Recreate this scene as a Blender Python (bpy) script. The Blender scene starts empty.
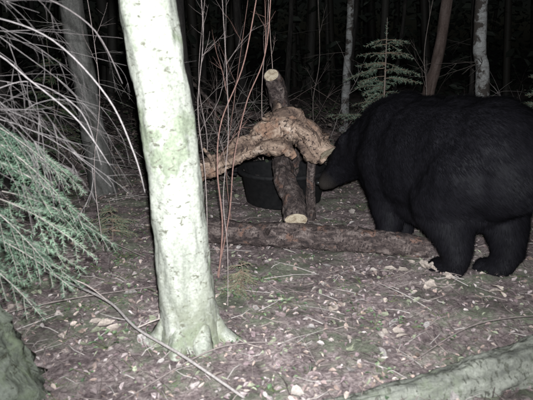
import bpy, bmesh, math, random, time, itertools, bisect
from mathutils import Vector, Matrix, noise
random.seed(7)
R=random.random
def U(a,b): return a+(b-a)*random.random()
V=Vector
scene=bpy.context.scene

# ------------------------------------------------------------ materials
def nodes(name):
    m=bpy.data.materials.new(name); m.use_nodes=True
    nt=m.node_tree; b=nt.nodes['Principled BSDF']
    return m,nt,b
def ramp(nt,fac,stops):
    r=nt.nodes.new('ShaderNodeValToRGB')
    el=r.color_ramp.elements
    while len(el)<len(stops): el.new(0.5)
    for e,(p,c) in zip(el,stops):
        e.position=p; e.color=(*c,1)
    nt.links.new(fac,r.inputs[0]); return r.outputs[0]
def noisetex(nt,vec,scale,detail=4,rough=.6,dist=0):
    n=nt.nodes.new('ShaderNodeTexNoise'); n.inputs['Scale'].default_value=scale
    n.inputs['Detail'].default_value=detail; n.inputs['Roughness'].default_value=rough
    n.inputs['Distortion'].default_value=dist
    nt.links.new(vec,n.inputs['Vector']); return n.outputs['Fac']
def mapping(nt,vec,sc):
    m=nt.nodes.new('ShaderNodeMapping'); m.inputs['Scale'].default_value=sc
    nt.links.new(vec,m.inputs['Vector']); return m.outputs[0]
def mix(nt,fac,a,b,mode='MIX'):
    m=nt.nodes.new('ShaderNodeMix'); m.data_type='RGBA'; m.blend_type=mode
    for s,v in ((m.inputs[0],fac),(m.inputs[6],a),(m.inputs[7],b)):
        if hasattr(v,'links'): nt.links.new(v,s)
        elif isinstance(v,(int,float)): s.default_value=v
        else: s.default_value=(*v,1)
    return m.outputs[2]
def bump(nt,b,h,strength,dist):
    n=nt.nodes.new('ShaderNodeBump'); n.inputs['Strength'].default_value=strength
    n.inputs['Distance'].default_value=dist
    nt.links.new(h,n.inputs['Height']); nt.links.new(n.outputs[0],b.inputs['Normal'])
def attr(nt,name,out='Vector'):
    a=nt.nodes.new('ShaderNodeAttribute'); a.attribute_name=name; return a.outputs[out]
def objco(nt):
    return nt.nodes.new('ShaderNodeTexCoord').outputs['Object']

def bark_mat(name,stops,scale=12,stretch=.25,bstr=.7,bdist=.012,moss=0,mosscol=(.10,.13,.05),mossz=None,blotch=None,rough=.9,speck=None):
    m,nt,b=nodes(name)
    tc=attr(nt,'tc'); mp=mapping(nt,tc,(1,1,stretch))
    n1=noisetex(nt,mp,scale,5,.65,.6)
    col=ramp(nt,n1,stops)
    if blotch:
        n3=noisetex(nt,tc,blotch[0],4,.6,.3)
        f=ramp(nt,n3,[(blotch[2],(0,0,0)),(blotch[2]+.06,(1,1,1))])
        col=mix(nt,f,col,blotch[1])
    if speck:
        n5=noisetex(nt,mapping(nt,tc,(1,1,1.8)),speck[0],3,.75,.4)
        f=ramp(nt,n5,[(speck[2],(0,0,0)),(speck[2]+.07,(1,1,1))])
        col=mix(nt,f,col,speck[1])
    n4=noisetex(nt,tc,90,2,.7)
    g=ramp(nt,n4,[(.3,(.6,.6,.6)),(.7,(1.15,1.15,1.15))])
    col=mix(nt,.8,col,g,'MULTIPLY')
    if moss>0:
        n2=noisetex(nt,tc,9,4,.75)
        f=ramp(nt,n2,[(1-moss-.05,(0,0,0)),(1-moss+.1,(1,1,1))])
        if mossz:
            s=nt.nodes.new('ShaderNodeSeparateXYZ'); nt.links.new(objco(nt),s.inputs[0])
            mr=nt.nodes.new('ShaderNodeMapRange'); mr.inputs[1].default_value=mossz[0]; mr.inputs[2].default_value=mossz[1]
            mr.inputs[3].default_value=1; mr.inputs[4].default_value=0
            nt.links.new(s.outputs[2],mr.inputs[0])
            f=mix(nt,1.0,f,mr.outputs[0],'MULTIPLY')
        col=mix(nt,f,col,mosscol)
    nt.links.new(col,b.inputs['Base Color']); b.inputs['Roughness'].default_value=rough
    b.inputs['Specular IOR Level'].default_value=.2
    bump(nt,b,n1,bstr,bdist)
    return m
def col_mat(name,rough=.8,var=.5,scale=60,spec=.25):
    m,nt,b=nodes(name)
    c=attr(nt,'Col','Color'); n=noisetex(nt,objco(nt),scale,2,.6)
    g=ramp(nt,n,[(.3,(1-var,)*3),(.7,(1+var*.4,)*3)])
    col=mix(nt,1.0,c,g,'MULTIPLY')
    nt.links.new(col,b.inputs['Base Color']); b.inputs['Roughness'].default_value=rough
    b.inputs['Specular IOR Level'].default_value=spec
    return m

M_big=bark_mat('pale_bark',[(.25,(.13,.13,.11)),(.40,(.24,.245,.21)),(.56,(.34,.34,.30)),(.8,(.40,.40,.36))],scale=10,stretch=.3,bstr=.5,bdist=.01,moss=.52,mosscol=(.14,.145,.10),mossz=(-.02,.4),blotch=(5,(.21,.23,.17),.56),speck=(26,(.12,.115,.09),.58))
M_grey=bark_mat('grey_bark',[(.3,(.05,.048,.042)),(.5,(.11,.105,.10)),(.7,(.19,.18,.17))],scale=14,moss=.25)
M_spr=bark_mat('mossy_bark',[(.3,(.06,.065,.055)),(.5,(.14,.15,.12)),(.7,(.22,.23,.20))],scale=16,stretch=.6,moss=.45,mosscol=(.12,.14,.09),bstr=1,speck=(40,(.05,.05,.035),.58))
M_birch=bark_mat('birch_bark',[(.3,(.08,.07,.065)),(.45,(.25,.24,.235)),(.7,(.4,.4,.4))],scale=10,stretch=2.5,blotch=(6,(.06,.05,.045),.50))
M_red=bark_mat('reddish_bark',[(.3,(.05,.035,.03)),(.5,(.10,.07,.062)),(.7,(.15,.115,.105))],scale=18)
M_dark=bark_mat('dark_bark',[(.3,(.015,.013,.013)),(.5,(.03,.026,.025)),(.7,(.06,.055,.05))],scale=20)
M_log=bark_mat('log_bark',[(.3,(.02,.016,.017)),(.48,(.075,.055,.052)),(.62,(.18,.14,.13)),(.8,(.34,.29,.27))],scale=26,stretch=.5,bstr=1,bdist=.02,blotch=(11,(.17,.10,.08),.60),speck=(45,(.03,.022,.022),.54))
M_crook=bark_mat('peeled_bark',[(.3,(.05,.035,.03)),(.43,(.17,.115,.09)),(.56,(.35,.25,.195)),(.75,(.58,.47,.40))],scale=13,stretch=.35,bstr=1,bdist=.03,blotch=(9,(.27,.165,.12),.57),speck=(30,(.045,.03,.027),.54))
M_mlog=bark_mat('mossy_log_bark',[(.3,(.10,.10,.09)),(.5,(.22,.22,.19)),(.7,(.32,.32,.285))],scale=12,stretch=.25,moss=.42,mosscol=(.155,.165,.125),bstr=1,bdist=.018,speck=(28,(.08,.08,.065),.55))
def cut_mat():
    m,nt,b=nodes('cut_wood')
    tc=attr(nt,'tc')
    mp=mapping(nt,tc,(1,1,0)); n0=noisetex(nt,mp,30,2,.5,.5)
    l=nt.nodes.new('ShaderNodeVectorMath'); l.operation='LENGTH'
    nt.links.new(mp,l.inputs[0])
    mm=nt.nodes.new('ShaderNodeMath'); mm.operation='MULTIPLY'; mm.inputs[1].default_value=520
    nt.links.new(l.outputs['Value'],mm.inputs[0])
    ad=nt.nodes.new('ShaderNodeMath'); ad.operation='MULTIPLY_ADD'; ad.inputs[1].default_value=14
    nt.links.new(n0,ad.inputs[0]); nt.links.new(mm.outputs[0],ad.inputs[2])
    si=nt.nodes.new('ShaderNodeMath'); si.operation='SINE'; nt.links.new(ad.outputs[0],si.inputs[0])
    c1=ramp(nt,si.outputs[0],[(0,(.52,.43,.32)),(1,(.66,.57,.44))])
    n=noisetex(nt,mp,25,4,.6); g=ramp(nt,n,[(.36,(.45,.38,.33)),(.55,(1,1,1))])
    nt.links.new(mix(nt,1.0,c1,g,'MULTIPLY'),b.inputs['Base Color']); b.inputs['Roughness'].default_value=.8
    return m
M_cut=cut_mat()
M_leaf=col_mat('leaf_litter_mat',rough=.65,var=.45,scale=90)
M_needle=col_mat('needle_mat',rough=.5,var=.3,scale=20)
M_twig=col_mat('twig_mat',rough=.8,var=.35,scale=80)

# ------------------------------------------------------------ mesh accumulator
class Acc:
    def __init__(s): s.v=[];s.f=[];s.c=[];s.t=[];s.mi=[];s.sm=[]
    def add(s,vs,fs,col=(1,1,1),tc=None,mi=0,smooth=False):
        o=len(s.v); s.v+= [tuple(v) for v in vs]
        s.f+=[tuple([i+o for i in f]) for f in fs]
        s.c+= [col]*len(vs) if not isinstance(col,list) else col
        s.t+= tc if tc else [(0,0,0)]*len(vs)
        s.mi+=[mi]*len(fs) if not isinstance(mi,list) else mi
        s.sm+=[smooth]*len(fs)
    def tri(s,a,b,c,col):
        o=len(s.v); s.v+=[tuple(a),tuple(b),tuple(c)]; s.f.append((o,o+1,o+2)); s.c+=[col,col,col]
        z=(0,0,0); s.t+=[z,z,z]; s.mi.append(0); s.sm.append(False)
    def obj(s,name,mats,parent=None):
        me=bpy.data.meshes.new(name); me.from_pydata(s.v,[],s.f); 
        a=me.attributes.new('Col','FLOAT_COLOR','POINT')
        flat=[]; 
        for c in s.c: flat+=[c[0],c[1],c[2],1.0]
        a.data.foreach_set('color',flat)
        b=me.attributes.new('tc','FLOAT_VECTOR','POINT')
        flat=[]
        for c in s.t: flat+=list(c)
        b.data.foreach_set('vector',flat)
        for m in mats: me.materials.append(m)
        me.polygons.foreach_set('material_index',s.mi)
        me.polygons.foreach_set('use_smooth',s.sm)
        me.update()
        ob=bpy.data.objects.new(name,me); scene.collection.objects.link(ob)
        if parent: ob.parent=parent
        return ob
def empty(name,loc=(0,0,0)):
    e=bpy.data.objects.new(name,None); scene.collection.objects.link(e); return e

def smooth_path(pts,rad,n):
    P=[V(p) for p in pts]; out=[];ro=[]
    k=len(P)-1
    for i in range(n+1):
        t=i/n*k; j=min(int(t),k-1); u=t-j
        p0=P[max(j-1,0)];p1=P[j];p2=P[j+1];p3=P[min(j+2,k)]
        q=.5*((2*p1)+(p2-p0)*u+(2*p0-5*p1+4*p2-p3)*u*u+(3*p1-p0-3*p2+p3)*u*u*u)
        out.append(q); ro.append(rad[j]*(1-u)+rad[j+1]*u)
    return out,ro
def tube(A,pts,rad,sides=12,n=None,amp=0,freq=6,col=(1,1,1),cut=(False,False),capmi=1,seed=0,resample=True,slant=None):
    if n is None: n=max(len(pts)-1,1)*4
    if resample and len(pts)>1: P,r=smooth_path(pts,rad,n)
    else: P=[V(p) for p in pts]; r=rad
    vs=[];tc=[];fs=[];L=0
    up=None; last=len(P)-1
    for i,p in enumerate(P):
        d=(P[min(i+1,last)]-P[max(i-1,0)]).normalized()
        if up is None:
            up=V((0,0,1)) if abs(d.z)<.9 else V((1,0,0))
        a=(up-d*up.dot(d)).normalized(); b=d.cross(a); up=a
        if i: L+=(p-P[i-1]).length
        am=amp
        if cut[1]: am=amp*min(1,.3+(last-i)/6)
        for s in range(sides):
            th=2*math.pi*s/sides
            c,sn=math.cos(th),math.sin(th)
            rr=r[i]
            tv=(c*rr,sn*rr,L+seed*3.1)
            if amp:
                rr*=1+am*noise.fractal(V((c*rr*freq*3,sn*rr*freq*3,(L+seed*3.1)*freq)),.8,2,4)
            q=p+a*(c*rr)+b*(sn*rr)
            if slant and i==last: q=q+d*(q-p).dot(V(slant))
            vs.append(q); tc.append(tv)
    for i in range(last):
        for s in range(sides):
            s2=(s+1)%sides
            fs.append((i*sides+s,i*sides+s2,(i+1)*sides+s2,(i+1)*sides+s))
    A.add(vs,fs,col,tc,0,True)
    if sides<5: return
    for e,flag in ((0,cut[0]),(last,cut[1])):
        ring=vs[e*sides:(e+1)*sides]; ce=sum(ring,V((0,0,0)))/sides
        t0=tc[e*sides:(e+1)*sides]; tce=(0,0,t0[0][2])
        if not flag:
            f=[(s,(s+1)%sides,sides) for s in range(sides)]
            if e==0: f=[(a_[1],a_[0],a_[2]) for a_ in f]
            A.add(ring+[ce],f,col,t0+[tce],0,False); continue
        # sawn end: thin bark lip, then the wood face
        inner=[ce+(q-ce)*.90 for q in ring]; ti=[(x*.9,y*.9,z) for x,y,z in t0]
        f1=[(s,(s+1)%sides,sides+(s+1)%sides,sides+s) for s in range(sides)]
        f2=[(s,(s+1)%sides,sides) for s in range(sides)]
        if e==0: f1=[tuple(reversed(q)) for q in f1]; f2=[(a_[1],a_[0],a_[2]) for a_ in f2]
        A.add(ring+inner,f1,col,t0+ti,0,False)
        A.add(inner+[ce],f2,col,ti+[tce],capmi,False)

def H(x,y):
    d=max(0,y-5)
    return noise.fractal(V((x*.9,y*.9,3.3)),.9,2,4)*.035+ noise.noise(V((x*.25,y*.25,9)))*.05*min(d*.4,2)

# ------------------------------------------------------------ ground
def lin(a,b,s): 
    n=int(round((b-a)/s)); return [a+(b-a)*i/n for i in range(n)]
xs=lin(-60,-12,4)+lin(-12,-3,.3)+lin(-3,3,.03)+lin(3,12,.3)+lin(12,60,4)+[60]
ys=lin(-30,0,2)+lin(0,1,.2)+lin(1,6,.03)+lin(6,12,.15)+lin(12,28,.8)+lin(28,80,5)+[80]
A=Acc(); nx=len(xs)
vs=[(x,y,H(x,y)+(noise.fractal(V((x*9,y*9,1)),.8,2,4)*.014 if abs(x)<3.2 and y<7 else 0)) for y in ys for x in xs]
fs=[(j*nx+i,j*nx+i+1,(j+1)*nx+i+1,(j+1)*nx+i) for j in range(len(ys)-1) for i in range(nx-1)]
A.add(vs,fs,smooth=True)
def ground_mat():
    m,nt,b=nodes('forest_soil'); o=objco(nt)
    n1=noisetex(nt,o,38,5,.8,.5); n2=noisetex(nt,o,2.6,4,.75); n3=noisetex(nt,o,110,2,.6)
    c=ramp(nt,n1,[(.3,(.08,.06,.064)),(.45,(.23,.175,.175)),(.58,(.41,.33,.32)),(.72,(.60,.52,.50))])
    f=ramp(nt,n2,[(.48,(0,0,0)),(.60,(.8,.8,.8))])
    c=mix(nt,f,c,mix(nt,n3,(.09,.11,.07),(.33,.36,.26)))
    n5=noisetex(nt,o,4.5,3,.6); c=mix(nt,1.0,c,ramp(nt,n5,[(.35,(.6,.58,.6)),(.6,(1.1,1.1,1.1))]),'MULTIPLY')
    nt.links.new(c,b.inputs['Base Color']); b.inputs['Roughness'].default_value=.95
    b.inputs['Specular IOR Level'].default_value=.15
    bump(nt,b,n1,1,.025); return m
A.obj('forest_ground',[ground_mat()])

# ------------------------------------------------------------ leaf litter
PAL=[(.46,.37,.33),(.34,.25,.22),(.26,.19,.18),(.18,.14,.14),(.36,.29,.29),(.25,.18,.19),(.42,.36,.35),(.13,.10,.10),(.28,.29,.21)]
def leaf(A,p,s,col,flat=.35,w=.3,curl=.25,ang=None,jag=0):
    a=U(0,6.283) if ang is None else ang
    n=V((U(-1,1)*flat,U(-1,1)*flat,1)).normalized()
    d=V((math.cos(a),math.sin(a),0)); d=(d-n*d.dot(n)).normalized(); b=n.cross(d)
    cu=U(-.1,curl); f=U(.0,.22)
    O=[(0,0,0),(.28+U(-jag,jag),w*U(.6,1),f),(.65+U(-jag,jag),w*U(.6,1),f+cu*.4),(1,U(-jag,jag),cu),(.65+U(-jag,jag),-w*U(.6,1),f+cu*.4),(.28+U(-jag,jag),-w*U(.6,1),f)]
    vs=[V(p)+(d*(x-.5)+b*y+n*z)*s for x,y,z in O]
    k=U(.8,1.2); A.add(vs,[(0,3,2,1),(0,5,4,3)],tuple([c*k for c in col]))
def bigleaf(A,p,s,col,flat=.35):
    a0=U(0,6.283); n=V((U(-1,1)*flat,U(-1,1)*flat,1)).normalized()
    d=V((math.cos(a0),math.sin(a0),0)); d=(d-n*d.dot(n)).normalized(); b=n.cross(d)
    N=11; vs=[V(p)]; ph=U(0,6); cur=U(.05,.4); el=U(.5,.9)
    for i in range(N):
        a=2*math.pi*i/N; r=.5*(1+U(-.28,.12)); 
        if i==0: r*=1.3
        x=math.cos(a)*r; y=math.sin(a)*r*el; z=abs(y)*.35+cur*(r*r)*math.sin(a*2+ph)
        vs.append(V(p)+(d*x+b*y+n*z)*s)
    k=U(.75,1.15); A.add(vs,[(0,1+i,1+(i+1)%N) for i in range(N)],tuple([c*k for c in col]),smooth=True)
A=Acc()
for i in range(26000):
    y=1.3+ (R()**1.4)*7.5; x=U(-1,1)*(.6+y*.62)
    s=U(.010,.034)*(1+max(0,y-4)*.12)
    leaf(A,(x,y,H(x,y)+U(.006,.022)),s,random.choice(PAL),.7,U(.15,.4),.25,None,.12)
for i in range(1900):
    y=1.3+(R()**1.3)*7; x=U(-1,1)*(.6+y*.6)
    if noise.noise(V((x*1.5,y*1.5,5)))<-.12: continue
    c=random.choice([(.38,.31,.28),(.42,.36,.33),(.34,.25,.21),(.36,.32,.31),(.28,.21,.19),(.24,.18,.18),(.30,.30,.22)])
    bigleaf(A,(x,y,H(x,y)+U(.010,.028)),U(.022,.058),c,.5)
for x,y in [(.88,2.65),(.97,2.78),(1.19,2.56),(1.17,2.62),(-.75,3.75),(-.68,3.8),(-.72,2.3),(.72,2.95),(.35,2.45),(.86,3.0),(-1.2,3.4),(.55,2.2),(.92,2.95)]:
    for k in range(3): bigleaf(A,(x+U(-.05,.05),y+U(-.05,.05),H(x,y)+U(.02,.035)),U(.045,.08),(.52,.43,.38),.35)
A.obj('leaf_litter',[M_leaf])

A=Acc()
for i in range(2600):
    y=1.3+(R()**1.3)*7; x=U(-1,1)*(.6+y*.6); L=U(.03,.18)*(1 if R()<.9 else 2); a=U(0,3.14); r=U(.001,.0026)
    z=H(x,y)+.018; dx,dy=math.cos(a)*L,math.sin(a)*L
    c=random.choice([(.34,.28,.26),(.2,.16,.15),(.44,.39,.37),(.12,.09,.09)])
    tube(A,[(x,y,z),(x+dx*.5+U(-.015,.015),y+dy*.5+U(-.015,.015),z+U(0,.015)),(x+dx,y+dy,z+U(-.004,.02))],[r,r,r*.5],3,2,col=c,resample=False)
A.obj('forest_floor_twigs',[M_twig])

A=Acc()
GR=[(.10,.15,.08),(.14,.19,.11),(.08,.12,.07),(.17,.22,.13)]
def herb(x,y,n,s,hgt):
    z=H(x,y)
    for i in range(n):
        a=U(0,6.28); rr=U(.01,.05)+s*.5
        p=V((x+math.cos(a)*rr,y+math.sin(a)*rr,z+U(.3,1)*hgt))
        tube(A,[(x,y,z),p],[.0012,.0008],3,1,col=(.12,.15,.06),resample=False)
        leaf(A,p+V((math.cos(a),math.sin(a),0))*s*.4,s*U(.7,1.2),random.choice(GR),.5,.38,.2,a)
spots=[(-.86,3.1),(-.8,3.2),(-.95,2.8),(-.5,2.9),(-.45,3.05),(-.1,3.0),(.0,2.9),(.45,2.35),(.7,2.25),(-.9,2.5),(-.75,2.6),(-.62,2.2),(-.15,2.7),(.1,2.6)]
for x,y in spots:
    for k in range(3): herb(x+U(-.07,.07),y+U(-.07,.07),random.randint(4,8),U(.018,.03),U(.02,.06))
for i in range(420):
    y=1.5+R()*6; x=U(-1,1)*(.5+y*.6)
    if x>.2 and R()<.4: continue
    herb(x,y,random.randint(3,7),U(.010,.024),U(.01,.05))
A.obj('ground_plants',[M_leaf])

# ------------------------------------------------------------ conifer foliage
def needles(A,P,sp,nl,w,col):
    for i in range(len(P)-1):
        a,b=P[i],P[i+1]; L=(b-a).length
        if L<1e-5: continue
        d=(b-a)/L; n=max(1,int(L/sp))
        for k in range(n):
            p=a+d*(L*(k+R())/n)
            for q in range(2):
                r=V((U(-1,1),U(-1,1),U(-.8,1))); r=(r-d*r.dot(d))
                if r.length<.05: continue
                r.normalize(); nd=(d*.55+r*.85).normalized(); s=nd.cross(V((U(-1,1),U(-1,1),U(-1,1)))).normalized()*w
                l=nl*U(.7,1.15); kk=U(.65,1.35)
                A.tri(p-s,p+s,p+nd*l,(col[0]*kk,col[1]*kk,col[2]*kk))
def bough(A,start,dirv,length,droop=.25,sub=.45,step=.045,sp=.004,nl=.014,w=.0011,col=(.09,.15,.07),stem=.004,wood=(.22,.16,.12),subsub=True,seg=.03):
    d=V(dirv).normalized(); side=d.cross(V((0,0,1))).normalized()
    P=[];n=max(4,int(length/step)); p=V(start); cd=d.copy()
    for i in range(n+1):
        P.append(p.copy()); cd=(cd+V((U(-.04,.04),U(-.04,.04),-droop/n*1.2+U(-.03,.03)))).normalized(); p=p+cd*(length/n)
    tube(A,P,[stem*(1-.8*i/n) for i in range(n+1)],4,col=wood,resample=False)
    needles(A,P[n//4:],sp,nl,w,col)
    for i in range(1,n):
        t=i/n
        for sg in (-1,1):
            if R()<.12: continue
            l=length*sub*(1-t)**.8*U(.6,1.1)+.02
            dd=((P[i+1]-P[i]).normalized()*.75+side*sg*.8+V((0,0,U(-.35,.05)))).normalized()
            m=max(2,int(l/seg)); q=P[i].copy(); Q=[q.copy()]
            for k in range(m):
                dd=(dd+V((U(-.08,.08),U(-.08,.08),-droop*.35/m+U(-.06,.04)))).normalized(); q=q+dd*(l/m); Q.append(q.copy())
            tube(A,Q,[stem*.4]*len(Q),3,col=wood,resample=False)
            needles(A,Q,sp,nl,w,random.choice([col,col,(col[0]*1.3,col[1]*1.25,col[2]*1.2)]))
            if subsub and l>.12:
                for k in range(1,m,2):
                    for s2 in (-1,1):
                        e=(dd+dd.cross(V((0,0,1)))*s2*.8+V((0,0,U(-.3,.1)))).normalized()
                        ll=l*.4*(1-k/m)+.02
                        needles(A,[Q[k],Q[k]+e*ll],sp,nl,w,col)

def deadbranch(A,start,dirv,length,r,col,depth=2,curv=.3,grav=-.2,n=7):
    d=V(dirv).normalized(); p=V(start); P=[]
    cv=V((U(-1,1),U(-1,1),U(-1,1)))*curv
    for i in range(n+1):
        P.append(p.copy()); d=(d+cv/n+V((U(-.1,.1),U(-.1,.1),U(-.1,.1)+grav/n))).normalized(); p=p+d*(length/n)
    tube(A,P,[r*(1-.75*i/n) for i in range(n+1)],4 if depth else 3,col=col,resample=False)
    if depth>0:
        for k in range(random.randint(3,5)):
            i=random.randint(2,n-1); dd=((P[i+1]-P[i]).normalized()+V((U(-1,1),U(-1,1),U(-1,.8)))*.8)
            deadbranch(A,P[i],dd,length*U(.25,.5),r*.5,col,depth-1,curv,grav,max(3,n-2))

def crown(A,base,top,spread,n,pal,lr=.05):
    base=V(base)
    for k in range(9):
        a=U(0,6.28); h=base.z+(top-base.z)*U(.0,.8)
        s=V((base.x,base.y,h)); e=s+V((math.cos(a)*spread*U(.5,1),math.sin(a)*spread*U(.5,1),U(.4,1.2)))
        tube(A,[s,(s+e)/2+V((0,0,.1)),e],[lr*.6,lr*.35,lr*.12],5,4,col=(.25,.23,.2))
        for c in range(5):
            cc=s.lerp(e,U(.35,1.1))+V((U(-.3,.3),U(-.3,.3),U(-.2,.3))); cr=U(.15,.4)
            col=random.choice(pal); kk=U(.6,1.3)
            for q in range(n):
                o=V((random.gauss(0,1),random.gauss(0,1),random.gauss(0,.7)))*cr*.6
                leaf(A,cc+o,U(.06,.11),tuple([x*kk for x in col]),1.2,.35)

# ------------------------------------------------------------ big pale tree
e=empty('birch_tree')
A=Acc()
tube(A,[(-.325,2.23,-.12),(-.325,2.235,-.02),(-.328,2.235,.08),(-.342,2.235,.25),(-.355,2.23,.5),(-.37,2.225,.75),(-.39,2.22,1.0),(-.44,2.21,1.4),(-.50,2.2,2.2),(-.6,2.2,4),(-.6,2.25,7)],
     [.185,.152,.130,.116,.108,.105,.103,.103,.10,.075,.02],72,320,amp=.075,freq=6,seed=2)
for a,l in ((-.15,.24),(3.4,.22),(4.4,.19),(-1.1,.17)):
    c,s=math.cos(a),math.sin(a)
    tube(A,[(-.325+c*.07,2.235+s*.07,.12),(-.325+c*.13,2.235+s*.13,.03),(-.325+c*(l),2.235+s*l,-.04)],[.045,.045,.03],16,16,amp=.3,freq=8,seed=a)
A.obj('trunk',[M_big],e)
A=Acc(); crown(A,(-.58,2.2,3.2),7,1.4,18,[(.08,.12,.04),(.10,.13,.05)]); A.obj('crown',[M_leaf],e)
# ------------------------------------------------------------ left spruce
e=empty('spruce_tree')
A=Acc()
tube(A,[(-1.10,1.80,-.1),(-1.12,1.82,.05),(-1.165,1.85,.3),(-1.20,1.88,.7),(-1.23,1.9,1.4),(-1.25,1.9,3),(-1.25,1.9,6.5)],[.31,.255,.19,.145,.125,.10,.02],56,160,amp=.16,freq=8,seed=5)
A.obj('trunk',[M_spr],e)
A=Acc(); G1=(.17,.25,.17)
for z,l,yy,dz,x0 in [(1.02,.46,2.1,-.5,-1.12),(.98,.50,2.05,-.45,-1.12),(.84,.56,2.15,-.35,-1.12),(.76,.46,1.95,-.5,-1.1),(.68,.54,2.15,-.2,-1.12),(.60,.48,2.0,-.3,-1.12),(.50,.46,2.2,-.25,-1.15),(.90,.34,2.25,-.55,-1.05),(.56,.42,1.9,-.55,-1.1),(.62,.58,2.4,-.25,-1.15),(.88,.50,2.5,-.4,-1.2),(.44,.45,2.35,-.1,-1.2)]:
    bough(A,(x0,yy,z),(1,U(-.25,.2),dz),l,droop=.55,sub=.46,step=.055,sp=.0045,nl=.019,w=.0012,col=random.choice([G1,(.20,.28,.20),(.12,.18,.125),(.09,.14,.10)]),wood=(.30,.26,.24))
for z in (1.9,2.4,2.9,3.4,3.9,4.5,5.2):
    for k in range(5):
        a=U(0,6.28); bough(A,(-1.24,1.9,z),(math.cos(a),math.sin(a),-.1),1.3*(1-(z-1.5)/6),droop=.3,step=.14,sp=.05,nl=.05,w=.005,col=(.06,.1,.04),subsub=False,seg=.12)
A.obj('boughs',[M_needle],e)
A=Acc(); W=[(.24,.21,.21),(.17,.145,.145),(.30,.265,.265)]
def wire(pts,r,c): tube(A,pts,[r]*(len(pts)-1)+[r*.3],5,len(pts)*5,col=c)
wire([(-1.18,2.0,1.36),(-.93,2.0,1.33),(-.72,2.0,1.25),(-.55,2.0,1.06),(-.47,2.0,.86),(-.44,2.0,.72)],.0025,W[2])
wire([(-1.18,1.95,1.2),(-.93,1.95,1.22),(-.80,1.97,1.12),(-.66,2.0,.98),(-.56,2.0,.82)],.0025,W[2])
wire([(-1.18,2.05,1.45),(-.85,2.1,1.42),(-.62,2.1,1.30),(-.52,2.1,1.1)],.0025,W[1])
wire([(-1.18,2.1,1.0),(-.98,2.1,1.08),(-.86,2.15,1.1),(-.68,2.1,1.0),(-.62,2.1,.8)],.0022,W[0])
for i in range(22):
    deadbranch(A,(-1.19,U(1.9,2.8),U(.9,1.5)),(1,U(-.3,.8),U(-.3,.2)),U(.35,.75),U(.0014,.0024),random.choice(W),2,.8,-.6)
A.obj('dead_branches',[M_twig],e)
# ------------------------------------------------------------ other trees
def simple_tree(name,pts,rad,mat,seed,crown_kind='fir',sides=16,n=50,twigs=6,tcol=(.12,.10,.09)):
    e=empty(name); A=Acc(); tube(A,pts,rad,sides,n,amp=.12,freq=5,seed=seed); A.obj('trunk',[mat],e)
    A=Acc(); top=V(pts[-1]); q,_=smooth_path(pts,rad,50)
    for i in range(twigs):
        t=U(.15,.6); p=q[int(t*50)]
        a=U(0,6.28); deadbranch(A,p,(math.cos(a),math.sin(a),U(-.3,.2)),U(.3,.8),.005,tcol,1,.4,-.2)
    A.obj('dead_branches',[M_twig],e)
    A=Acc(); x,y,h=top.x,top.y,top.z
    if crown_kind=='fir':
        z=h*.42
        while z<h:
            for k in range(4):
                a=U(0,6.28); bough(A,(x,y,z),(math.cos(a),math.sin(a),-.1),1.3*(1-z/h)+.15,droop=.3,step=.2,sp=.08,nl=.09,w=.011,col=(.05,.08,.035),stem=.008,subsub=False,seg=.15)
            z+=.5
        A.obj('crown',[M_needle],e)
    else:
        crown(A,(x,y,h*.5),h,1.3,10,[(.08,.12,.04),(.11,.13,.04)]); A.obj('crown',[M_leaf],e)
simple_tree('fir_tree',[(-1.36,4.65,-.1),(-1.38,4.65,.1),(-1.44,4.65,.8),(-1.50,4.62,1.6),(-1.55,4.6,3.5),(-1.6,4.6,7)],[.15,.105,.095,.09,.07,.015],M_grey,11,twigs=12,tcol=(.2,.18,.17))
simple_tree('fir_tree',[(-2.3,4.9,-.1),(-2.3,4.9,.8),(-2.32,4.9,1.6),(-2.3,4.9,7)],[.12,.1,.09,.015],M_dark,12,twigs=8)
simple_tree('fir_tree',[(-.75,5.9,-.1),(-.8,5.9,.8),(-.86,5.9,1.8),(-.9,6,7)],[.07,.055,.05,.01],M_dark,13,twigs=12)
simple_tree('aspen_tree',[(1.08,8,-.1),(1.1,8,.9),(1.12,8,1.9),(1.1,8,7.5)],[.07,.052,.046,.01],M_birch,14,'leaf')
simple_tree('pine_tree',[(1.72,6.6,-.1),(1.85,6.6,.7),(1.98,6.6,1.8),(2.2,6.6,7)],[.09,.068,.06,.015],M_red,15)
simple_tree('birch_tree',[(2.34,6.1,-.1),(2.26,6.1,.9),(2.17,6.1,1.8),(2.1,6.1,7)],[.09,.07,.062,.015],M_birch,16,'leaf')
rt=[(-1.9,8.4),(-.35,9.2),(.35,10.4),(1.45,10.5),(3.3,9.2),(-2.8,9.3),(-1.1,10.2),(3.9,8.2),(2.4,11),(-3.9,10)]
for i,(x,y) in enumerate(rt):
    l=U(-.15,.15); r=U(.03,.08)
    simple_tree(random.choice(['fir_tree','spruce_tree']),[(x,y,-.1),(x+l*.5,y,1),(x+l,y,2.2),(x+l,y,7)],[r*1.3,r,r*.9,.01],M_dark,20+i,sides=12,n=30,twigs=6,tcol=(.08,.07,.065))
# ------------------------------------------------------------ distant woods
A=Acc()
for i in range(110):
    a=U(-1.1,1.1); d=U(12,26); x,y=math.sin(a)*d,math.cos(a)*d; r=U(.05,.16); l=U(-.5,.5)
    tube(A,[(x,y,-.2),(x+l,y,4),(x+l*2,y,9)],[r,r*.8,r*.3],7,4,col=random.choice([(.04,.035,.03),(.06,.055,.05),(.03,.025,.022)]))
for i in range(2300):
    a=U(-1.15,1.15); d=U(11.5,25); x,y=math.sin(a)*d,math.cos(a)*d; z=R()**1.2*9; cr=U(.4,.9)
    k=U(.5,1.3); c=(.03*k,.036*k,.028*k)
    for q in range(15):
        leaf(A,(x+random.gauss(0,cr),y+random.gauss(0,cr),max(.05,z+random.gauss(0,cr*.6))),U(.10,.28),c,1.6,.3)
A.obj('distant_forest',[M_leaf])

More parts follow.
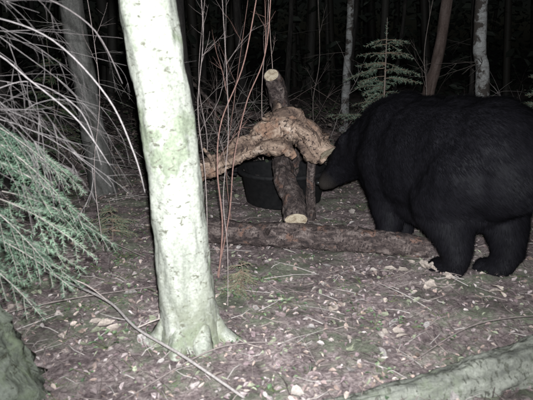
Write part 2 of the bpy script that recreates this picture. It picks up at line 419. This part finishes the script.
A=Acc()
for i in range(150):
    y=U(4.9,9.5); x=U(-1,1)*(y*.55)
    c=random.choice([(.22,.18,.17),(.12,.09,.085),(.32,.28,.27)])
    deadbranch(A,(x,y,H(x,y)+U(0,.1)),(U(-1,1),U(-1,1),U(.0,1.0)),U(.3,1.0),U(.002,.006),c,1,.6,-.3)
for i in range(40):
    x=U(-1.0,.1); y=U(4.6,6.4)
    deadbranch(A,(x,y,U(.05,.5)),(U(-1,1),U(-.5,.5),U(-.1,1.4)),U(.4,.9),U(.002,.004),random.choice([(.32,.25,.235),(.24,.18,.165),(.38,.33,.31)]),1,.6,-.2)
A.obj('undergrowth_brush',[M_twig])
A=Acc()
for i in range(520):
    y=U(4.6,11); x=U(-1,1)*(y*.6); k=U(.6,1.5); cr=U(.05,.18)
    z=H(x,y)+U(.03,.32)
    g=random.choice([(.07,.10,.055),(.14,.11,.10),(.10,.12,.08),(.18,.14,.125)])
    for q in range(8):
        leaf(A,(x+random.gauss(0,cr),y+random.gauss(0,cr),max(H(x,y)+.02,z+random.gauss(0,cr*.4))),U(.03,.065),(g[0]*k,g[1]*k,g[2]*k),1,.4)
A.obj('undergrowth_foliage',[M_leaf])

def log_obj(name,pts,rad,mat,seed,cut=(True,True),sides=28,n=60,amp=.18,slant=None,parent=None,freq=9):
    A=Acc(); tube(A,pts,rad,sides,n,amp=amp,freq=freq,seed=seed,cut=cut,slant=slant); return A.obj(name,[mat,M_cut],parent)
log_obj('fallen_log',[(-1.1,7.2,.55),(-.2,6.7,.42),(.7,6.3,.25),(1.3,6.0,.08)],[.035,.045,.05,.055],M_log,31,cut=(False,False))
log_obj('fallen_log',[(.05,7.3,.45),(.5,6.6,.30),(.95,5.9,.12)],[.03,.04,.045],M_log,32,cut=(False,False))
log_obj('fallen_log',[(-1.0,5.7,.08),(-.1,5.9,.12),(.5,5.8,.09)],[.04,.05,.045],M_log,33,cut=(False,False))
log_obj('fallen_log',[(-.9,6.4,.9),(-.5,6.3,.5),(.0,6.2,.1)],[.018,.022,.026],M_log,34,cut=(False,False))

# ------------------------------------------------------------ ground log, centre
A=Acc()
tube(A,[(-.42,3.44,.08),(-.25,3.43,.082),(-.1,3.40,.078),(.1,3.37,.082),(.3,3.33,.084),(.5,3.30,.078),(.65,3.26,.08),(.80,3.235,.07),(.97,3.19,.06)],[.070,.076,.072,.080,.074,.079,.070,.072,.058],36,130,amp=.15,freq=11,seed=41,cut=(True,True))
for x,y,dx,dy,dz in ((.0,3.33,.02,-.08,.06),(.5,3.28,.05,-.04,.08),(-.2,3.40,-.03,-.05,.07)):
    tube(A,[(x,y,.10),(x+dx*.6,y+dy*.6,.10+dz*.7),(x+dx,y+dy,.10+dz)],[.018,.012,.007],8,4,amp=.1)
A.obj('fallen_log',[M_log,M_cut])
log_obj('leaning_log',[(.085,4.50,.665),(.095,4.28,.53),(.115,4.05,.44),(.12,3.80,.34),(.165,3.58,.27),(.182,3.35,.185)],[.06,.072,.062,.072,.07,.076],M_log,42,amp=.24,slant=(0,.35,.5),freq=12)
log_obj('wooden_post',[(.27,4.78,-.05),(.21,4.68,.3),(.13,4.56,.68),(.065,4.44,.92),(.035,4.37,1.0)],[.09,.08,.078,.066,.060],M_log,43,amp=.18,slant=(0,.1,.0))
A=Acc()
tube(A,[(-.68,3.86,-.03),(-.66,3.85,.18),(-.58,3.83,.33),(-.42,3.83,.40),(-.30,3.86,.45),(-.20,3.84,.515),(-.08,3.88,.57),(.02,3.87,.66),(.12,3.86,.72),(.20,3.84,.68),(.27,3.79,.65),(.33,3.74,.56),(.39,3.70,.53)],
  [.07,.07,.065,.07,.058,.072,.075,.09,.10,.105,.085,.095,.07],44,220,amp=.42,freq=10,seed=44,cut=(False,True),slant=(.3,0,.5))
tube(A,[(.06,3.88,.70),(.08,3.93,.80),(.06,3.98,.84)],[.05,.035,.02],14,12,amp=.3,seed=3)
tube(A,[(-.10,3.84,.52),(.04,3.77,.57),(.12,3.75,.56),(.19,3.74,.50)],[.035,.055,.05,.02],16,24,amp=.5,seed=6,freq=12)
tube(A,[(.2,3.77,.70),(.29,3.70,.64),(.33,3.69,.55),(.32,3.70,.47)],[.03,.045,.04,.012],16,24,amp=.5,seed=8,freq=12)
tube(A,[(-.36,3.80,.42),(-.38,3.76,.50),(-.42,3.75,.56)],[.025,.016,.008],10,8,amp=.3,seed=9)
A.obj('crooked_log',[M_crook,M_cut])
log_obj('support_pole',[(.33,4.0,-.03),(.31,3.90,.25),(.31,3.82,.54)],[.035,.032,.03],M_log,45)
def tub():
    A=Acc(); prof=[(.0,.015),(.27,.015),(.295,.03),(.335,.25),(.36,.255),(.37,.275),(.355,.29),(.32,.28),(.285,.05),(0,.045)]
    S=56; vs=[];fs=[]
    for r,z in prof:
        for s in range(S):
            a=2*math.pi*s/S; rr=r*(1+.02*math.sin(a*3+1)); vs.append((.13+rr*math.cos(a),4.39+rr*math.sin(a)*.9,z))
    for i in range(len(prof)-1):
        for s in range(S): fs.append((i*S+s,i*S+(s+1)%S,(i+1)*S+(s+1)%S,(i+1)*S+s))
    A.add(vs,fs,(.012,.012,.013),smooth=True)
    for sg in (-1,1):
        c=V((.13+sg*.36,4.39,.25)); tube(A,[c+V((0,-.07,0)),c+V((sg*.05,-.04,.0)),c+V((sg*.05,.04,0)),c+V((0,.07,0))],[.012]*4,8,12,col=(.012,.012,.013))
    m,nt,b=nodes('black_rubber'); n=noisetex(nt,objco(nt),30,5)
    nt.links.new(ramp(nt,n,[(.3,(.004,.004,.005)),(.7,(.014,.013,.014))]),b.inputs['Base Color']); b.inputs['Roughness'].default_value=.75
    b.inputs['Specular IOR Level'].default_value=.25
    A.obj('rubber_tub',[m])
tub()
log_obj('mossy_log',[(-.10,1.66,-.03),(.35,1.76,-.02),(.8,1.91,.0),(1.2,2.06,.03),(1.7,2.25,.05)],[.04,.065,.085,.10,.11],M_mlog,46,n=160,sides=48,amp=.22,freq=8)

A=Acc()
tube(A,[(-1.3,2.95,.06),(-1.05,2.68,.09),(-.73,2.40,.10),(-.55,2.18,.08),(-.33,1.98,.07),(-.08,1.75,.04)],[.004,.006,.006,.006,.006,.005],8,50,amp=.2,col=(.34,.30,.29))
tube(A,[(-.73,2.40,.10),(-.80,2.35,.2),(-.9,2.32,.26)],[.004,.003,.002],5,8,col=(.36,.3,.28))
tube(A,[(-.55,2.18,.08),(-.42,2.2,.12),(-.25,2.15,.12)],[.004,.003,.002],5,8,col=(.36,.3,.28))
A.obj('fallen_branch',[M_twig])
A=Acc()
for p in ([( .55,1.95,.05),(.9,2.2,.09),(1.35,2.35,.06)],[(-.5,1.75,.03),(-.2,2.05,.06),(.1,2.15,.03)],[(-1.3,2.3,.05),(-.95,2.45,.08),(-.55,2.7,.04)],[(-1.6,3.6,.1),(-1.1,3.3,.12),(-.7,3.1,.04)]):
    tube(A,p,[.002,.0034,.002],6,16,amp=.2,col=(.22,.18,.17))
A.obj('fallen_twigs',[M_twig])
# ------------------------------------------------------------ bare saplings
RB=(.24,.14,.12); PB=(.32,.26,.25)
def sapling(pts,r,col,tw=4):
    A=Acc(); tube(A,pts,[r*(1-.6*i/(len(pts)-1)) for i in range(len(pts))],7,len(pts)*6,col=col)
    P,_=smooth_path(pts,[r]*len(pts),40)
    for i in range(tw):
        k=random.randint(12,38); deadbranch(A,P[k],(U(-1,1),U(-.5,.5),U(.7,1.6)),U(.1,.35),r*.4,col,1,.2,.1)
    A.obj('bare_sapling',[M_twig])
sapling([(-.265,2.9,-.02),(-.235,2.9,.30),(-.255,2.9,.60),(-.23,2.9,.85),(-.11,2.9,1.15),(-.02,2.9,1.6)],.005,RB,2)
sapling([(-.275,2.92,-.02),(-.20,2.93,.35),(-.17,2.93,.65),(-.10,2.9,.95),(-.0,2.9,1.22),(.03,2.9,1.7)],.004,RB,2)
sapling([(-.19,2.55,-.02),(-.185,2.55,.3),(-.20,2.55,.55),(-.17,2.55,.9),(-.19,2.55,1.5)],.0018,PB,2)
sapling([(-.34,3.1,-.02),(-.34,3.1,.5),(-.37,3.1,.9),(-.33,3.1,1.3),(-.36,3.1,1.8)],.003,PB,4)
sapling([(-.02,4.9,-.02),(-.04,4.9,.8),(0,4.85,1.3),(.03,4.8,1.8)],.004,(.5,.38,.35),1)
sapling([(.05,4.9,-.02),(.06,4.9,.8),(.03,4.85,1.3),(.0,4.8,1.8)],.004,(.5,.38,.35),1)
sapling([(-.5,4.3,-.02),(-.45,4.3,.5),(-.5,4.3,1.0),(-.4,4.3,1.8)],.0045,PB,5)
sapling([(-.25,3.9,-.02),(-.28,3.9,.4),(-.22,3.9,.85),(-.12,3.9,1.5)],.0035,RB,3)
sapling([(-.62,4.6,-.02),(-.55,4.6,.5),(-.35,4.6,.9),(-.30,4.6,1.8)],.004,PB,5)
sapling([(.55,6.2,-.02),(.5,6.2,.6),(.56,6.2,1.1),(.5,6.2,2)],.006,(.16,.13,.12),6)
sapling([(1.5,5.6,-.02),(1.55,5.6,.7),(1.5,5.6,1.2),(1.6,5.6,2)],.005,(.16,.13,.12),6)
sapling([(-1.0,3.3,-.02),(-1.02,3.3,.5),(-.95,3.3,1.0),(-1.0,3.3,1.7)],.003,PB,5)

def small_spruce(x,y,h,w,col,n=9,name='spruce_sapling',sp=.012,nl=.026,wd=.0028):
    A=Acc(); z0=H(x,y)
    tube(A,[(x,y,z0-.03),(x+.01,y,z0+h*.5),(x,y,z0+h)],[h*.008+.003,h*.006+.001,.002],7,10,col=(.18,.14,.12))
    for i in range(n):
        t=.12+.8*i/n; L=w*(1-t)**.8+.04
        for k in range(random.randint(4,6)):
            a=U(0,6.28); bough(A,(x,y,z0+h*t+U(-.04,.04)),(math.cos(a),math.sin(a),U(-.1,.35)),L*U(.6,1.15),droop=.4,sub=.42,step=.055,sp=sp,nl=nl,w=wd,col=col,stem=.003+h*.001)
    needles(A,[V((x,y,z0+h*.8)),V((x,y,z0+h))],sp,nl,wd,col)
    A.obj(name,[M_needle])
small_spruce(1.09,5.4,1.46,.80,(.13,.18,.135),13)
small_spruce(2.45,5.0,1.10,.6,(.14,.19,.14),10)
small_spruce(-2.3,6.2,1.3,.5,(.08,.13,.07),6)
small_spruce(-.13,2.72,.15,.10,(.13,.18,.11),6,'spruce_seedling',.006,.012,.0009)
small_spruce(-.55,3.05,.16,.12,(.13,.18,.11),6,'spruce_seedling',.006,.012,.0009)
small_spruce(-1.0,3.5,.25,.2,(.13,.18,.12),6,'spruce_seedling',.006,.016,.0012)
# ------------------------------------------------------------ BEAR
HX,HY=1.17,2.98
fw=V((-.588,.809,0)).normalized(); lf=V((-.809,-.588,0)).normalized()
def L2W(p): return V((HX,HY,0))+fw*p[0]+lf*p[1]+V((0,0,p[2]))
bm=bmesh.new()
def ell(c,r):
    mat=Matrix.Translation(V(c))@Matrix.Diagonal((*r,1))
    bmesh.ops.create_uvsphere(bm,u_segments=20,v_segments=12,radius=1,matrix=mat)
def limb(pts):
    for (a,ra),(b,rb) in zip(pts[:-1],pts[1:]):
        a,b=V(a),V(b); n=max(2,int((b-a).length/.035))
        for i in range(n+1):
            t=i/n; r=ra+(rb-ra)*t; ell(a.lerp(b,t),(r,r,r))
ell((-.03,0,.64),(.31,.29,.33)); ell((.14,0,.61),(.36,.32,.35)); ell((.36,0,.58),(.36,.33,.36))
ell((.56,0,.63),(.27,.275,.32)); ell((.67,0,.65),(.20,.22,.27)); ell((.30,0,.42),(.40,.27,.235)); ell((.1,.02,.45),(.25,.27,.22))
limb([((.66,.0,.68),.20),((.80,.03,.62),.175),((.95,.05,.52),.14)])
MZ=V((1.075,.175,.325))
ell((.97,.06,.50),(.135,.125,.125)); ell((1.0,.04,.44),(.11,.12,.10))
limb([((.99,.085,.46),.105),((1.03,.13,.40),.075),((1.065,.165,.345),.055),((1.08,.18,.32),.047)])
limb([((.99,.08,.41),.07),((1.05,.145,.325),.042)])
EARS=((.925,.165,.625),(1.01,-.05,.635))
for c in EARS: ell(c,(.028,.048,.058))
limb([((-.33,0,.72),.045),((-.38,0,.66),.028)])
limb([((.03,.15,.58),.21),((.13,.18,.42),.175),((.05,.17,.27),.115),((.01,.165,.14),.080),((.03,.16,.06),.068)])
limb([((-.07,-.12,.58),.20),((-.02,-.13,.42),.165),((-.10,-.10,.27),.112),((-.15,-.065,.14),.082),((-.12,-.05,.06),.068)])
limb([((.58,.14,.56),.18),((.53,.145,.38),.13),((.53,.14,.22),.092),((.53,.14,.10),.07),((.54,.14,.05),.06)])
limb([((.66,-.15,.56),.17),((.62,-.155,.38),.12),((.64,-.15,.22),.085),((.64,-.15,.10),.068),((.65,-.15,.05),.06)])
FEET=((.08,.16),(-.07,-.04),(.58,.14),(.69,-.15))
for (x,y) in FEET:
    ell((x-.01,y,.045),(.11,.068,.048))
    for k in range(5): ell((x+.075-.012*abs(k-2),y+(k-2)*.028,.03),(.036,.019,.028))
me=bpy.data.meshes.new('bear_raw'); bm.to_mesh(me); bm.free()
tmp=bpy.data.objects.new('bear_raw',me); scene.collection.objects.link(tmp)
rm=tmp.modifiers.new('r','REMESH'); rm.mode='VOXEL'; rm.voxel_size=.015
sm=tmp.modifiers.new('s','SMOOTH'); sm.factor=.6; sm.iterations=9
dg=bpy.context.evaluated_depsgraph_get()
bme=bpy.data.meshes.new_from_object(tmp.evaluated_get(dg)); bpy.data.objects.remove(tmp)
bear=empty('black_bear')
def bcol(p):
    d=(V(p)-MZ).length
    t=max(0,min(1,(.10-d)/.06))
    k=U(.6,1.5); base=(.0055*k,.005*k,.0066*k); tan=(.022,.018,.016)
    return (base[0]*(1-t)+tan[0]*t,base[1]*(1-t)+tan[1]*t,base[2]*(1-t)+tan[2]*t)
lv=[v.co.copy() for v in bme.vertices]; ln=[v.normal.copy() for v in bme.vertices]
A=Acc()
disp=[]
for p,n in zip(lv,ln):
    k=noise.fractal(p*9,.8,2,3)*.010
    q=p+n*k; 
    if q.z<.004: q.z=.004
    disp.append(q)
A.add([L2W(q) for q in disp],[tuple(f.vertices) for f in bme.polygons],[bcol(p) for p in lv],smooth=True)
def fur_mat():
    m,nt,b=nodes('black_fur'); nt.links.new(attr(nt,'Col','Color'),b.inputs['Base Color'])
    b.inputs['Roughness'].default_value=.65; b.inputs['Specular IOR Level'].default_value=.08; return m
M_fur=fur_mat()
A.obj('body',[M_fur],bear)
bme.calc_loop_triangles(); tris=[(t.vertices[:],t.area) for t in bme.loop_triangles]
cum=list(itertools.accumulate(a for _,a in tris)); tot=cum[-1]
A=Acc()
for i in range(80000):
    t,_=tris[min(bisect.bisect(cum,R()*tot),len(tris)-1)]
    a,b=R(),R()
    if a+b>1:a,b=1-a,1-b
    p=disp[t[0]]*(1-a-b)+disp[t[1]]*a+disp[t[2]]*b; n=(ln[t[0]]+ln[t[1]]+ln[t[2]]).normalized()
    if p.z<.03: continue
    head=p.x>.88
    flow=V((-.7,0,-.55)) if p.z>.35 else V((-.15,0,-1))
    l=U(.012,.022) if head or p.z<.15 else U(.025,.048)
    if (p-MZ).length<.1: l=.006
    cl=noise.noise(p*22)*.5
    fl=flow-n*flow.dot(n)
    d=(fl.normalized()*.9 if fl.length>.05 else V((0,0,0)))+n*U(.3,.55)+V((U(-.2,.2)+cl,U(-.2,.2)-cl,U(-.2,.2)))
    d.normalize(); s=d.cross(n)
    if s.length<.01: continue
    s=s.normalized()*.0018
    A.tri(L2W(p-s),L2W(p+s),L2W(p+d*l),bcol(p))
A.obj('fur',[M_fur],bear)
def blob(name,c,r,col,rough):
    b2=bmesh.new(); bmesh.ops.create_uvsphere(b2,u_segments=16,v_segments=10,radius=1,matrix=Matrix.Translation(L2W(c))@Matrix.Diagonal((*r,1)))
    m2=bpy.data.meshes.new(name); b2.to_mesh(m2); b2.free()
    m,nt,b=nodes(name+'_mat'); b.inputs['Base Color'].default_value=(*col,1); b.inputs['Roughness'].default_value=rough
    m2.materials.append(m)
    for f in m2.polygons: f.use_smooth=True
    o=bpy.data.objects.new(name,m2); scene.collection.objects.link(o); o.parent=bear
blob('nose',(1.108,.208,.325),(.022,.022,.017),(.01,.01,.01),.4)
blob('eye_left',(1.02,.175,.465),(.010,.010,.010),(.01,.007,.005),.1)
blob('eye_right',(1.085,.065,.465),(.010,.010,.010),(.01,.007,.005),.1)
A=Acc()
for (x,y) in FEET:
    for k in range(5):
        bx=x+.10-.012*abs(k-2); by=y+(k-2)*.028
        tube(A,[L2W((bx,by,.035)),L2W((bx+.025,by,.03)),L2W((bx+.04,by,.008))],[.006,.005,.001],6,5,col=(.05,.045,.04))
A.obj('claws',[M_twig],bear)
# ------------------------------------------------------------ light: night sky + the trail camera's own flash
w=bpy.data.worlds.new('World'); scene.world=w; w.use_nodes=True
nt=w.node_tree; bg=nt.nodes['Background']; sk=nt.nodes.new('ShaderNodeTexSky'); sk.sky_type='NISHITA'; sk.sun_disc=False
sk.sun_elevation=math.radians(35); sk.sun_rotation=math.radians(160)
nt.links.new(sk.outputs[0],bg.inputs[0]); bg.inputs[1].default_value=.0007
sl=bpy.data.lights.new('moon_sun','SUN'); sl.energy=.01; sl.angle=math.radians(.5)
so=bpy.data.objects.new('moon_sun',sl); so.rotation_euler=(math.radians(55),0,math.radians(20)); scene.collection.objects.link(so)
fl=bpy.data.lights.new('camera_flash','SPOT'); fl.energy=960; fl.spot_size=math.radians(84); fl.spot_blend=.9; fl.shadow_soft_size=.018
fl.color=(.93,.985,1)
fo=bpy.data.objects.new('camera_flash',fl); fo.location=(.03,-.02,1.33)
fo.rotation_euler=(math.radians(90-11),0,0); scene.collection.objects.link(fo)

cam=bpy.data.cameras.new('camera'); cam.sensor_width=36; cam.lens=36*571/533; cam.clip_end=300
cam.dof.use_dof=True; cam.dof.focus_distance=6; cam.dof.aperture_fstop=5
co=bpy.data.objects.new('camera',cam); co.location=(0,0,1.25); co.rotation_euler=(math.radians(90-15.6),0,0)
scene.collection.objects.link(co); scene.camera=co
scene.view_settings.view_transform='Standard'; scene.view_settings.look='None'; scene.view_settings.exposure=0
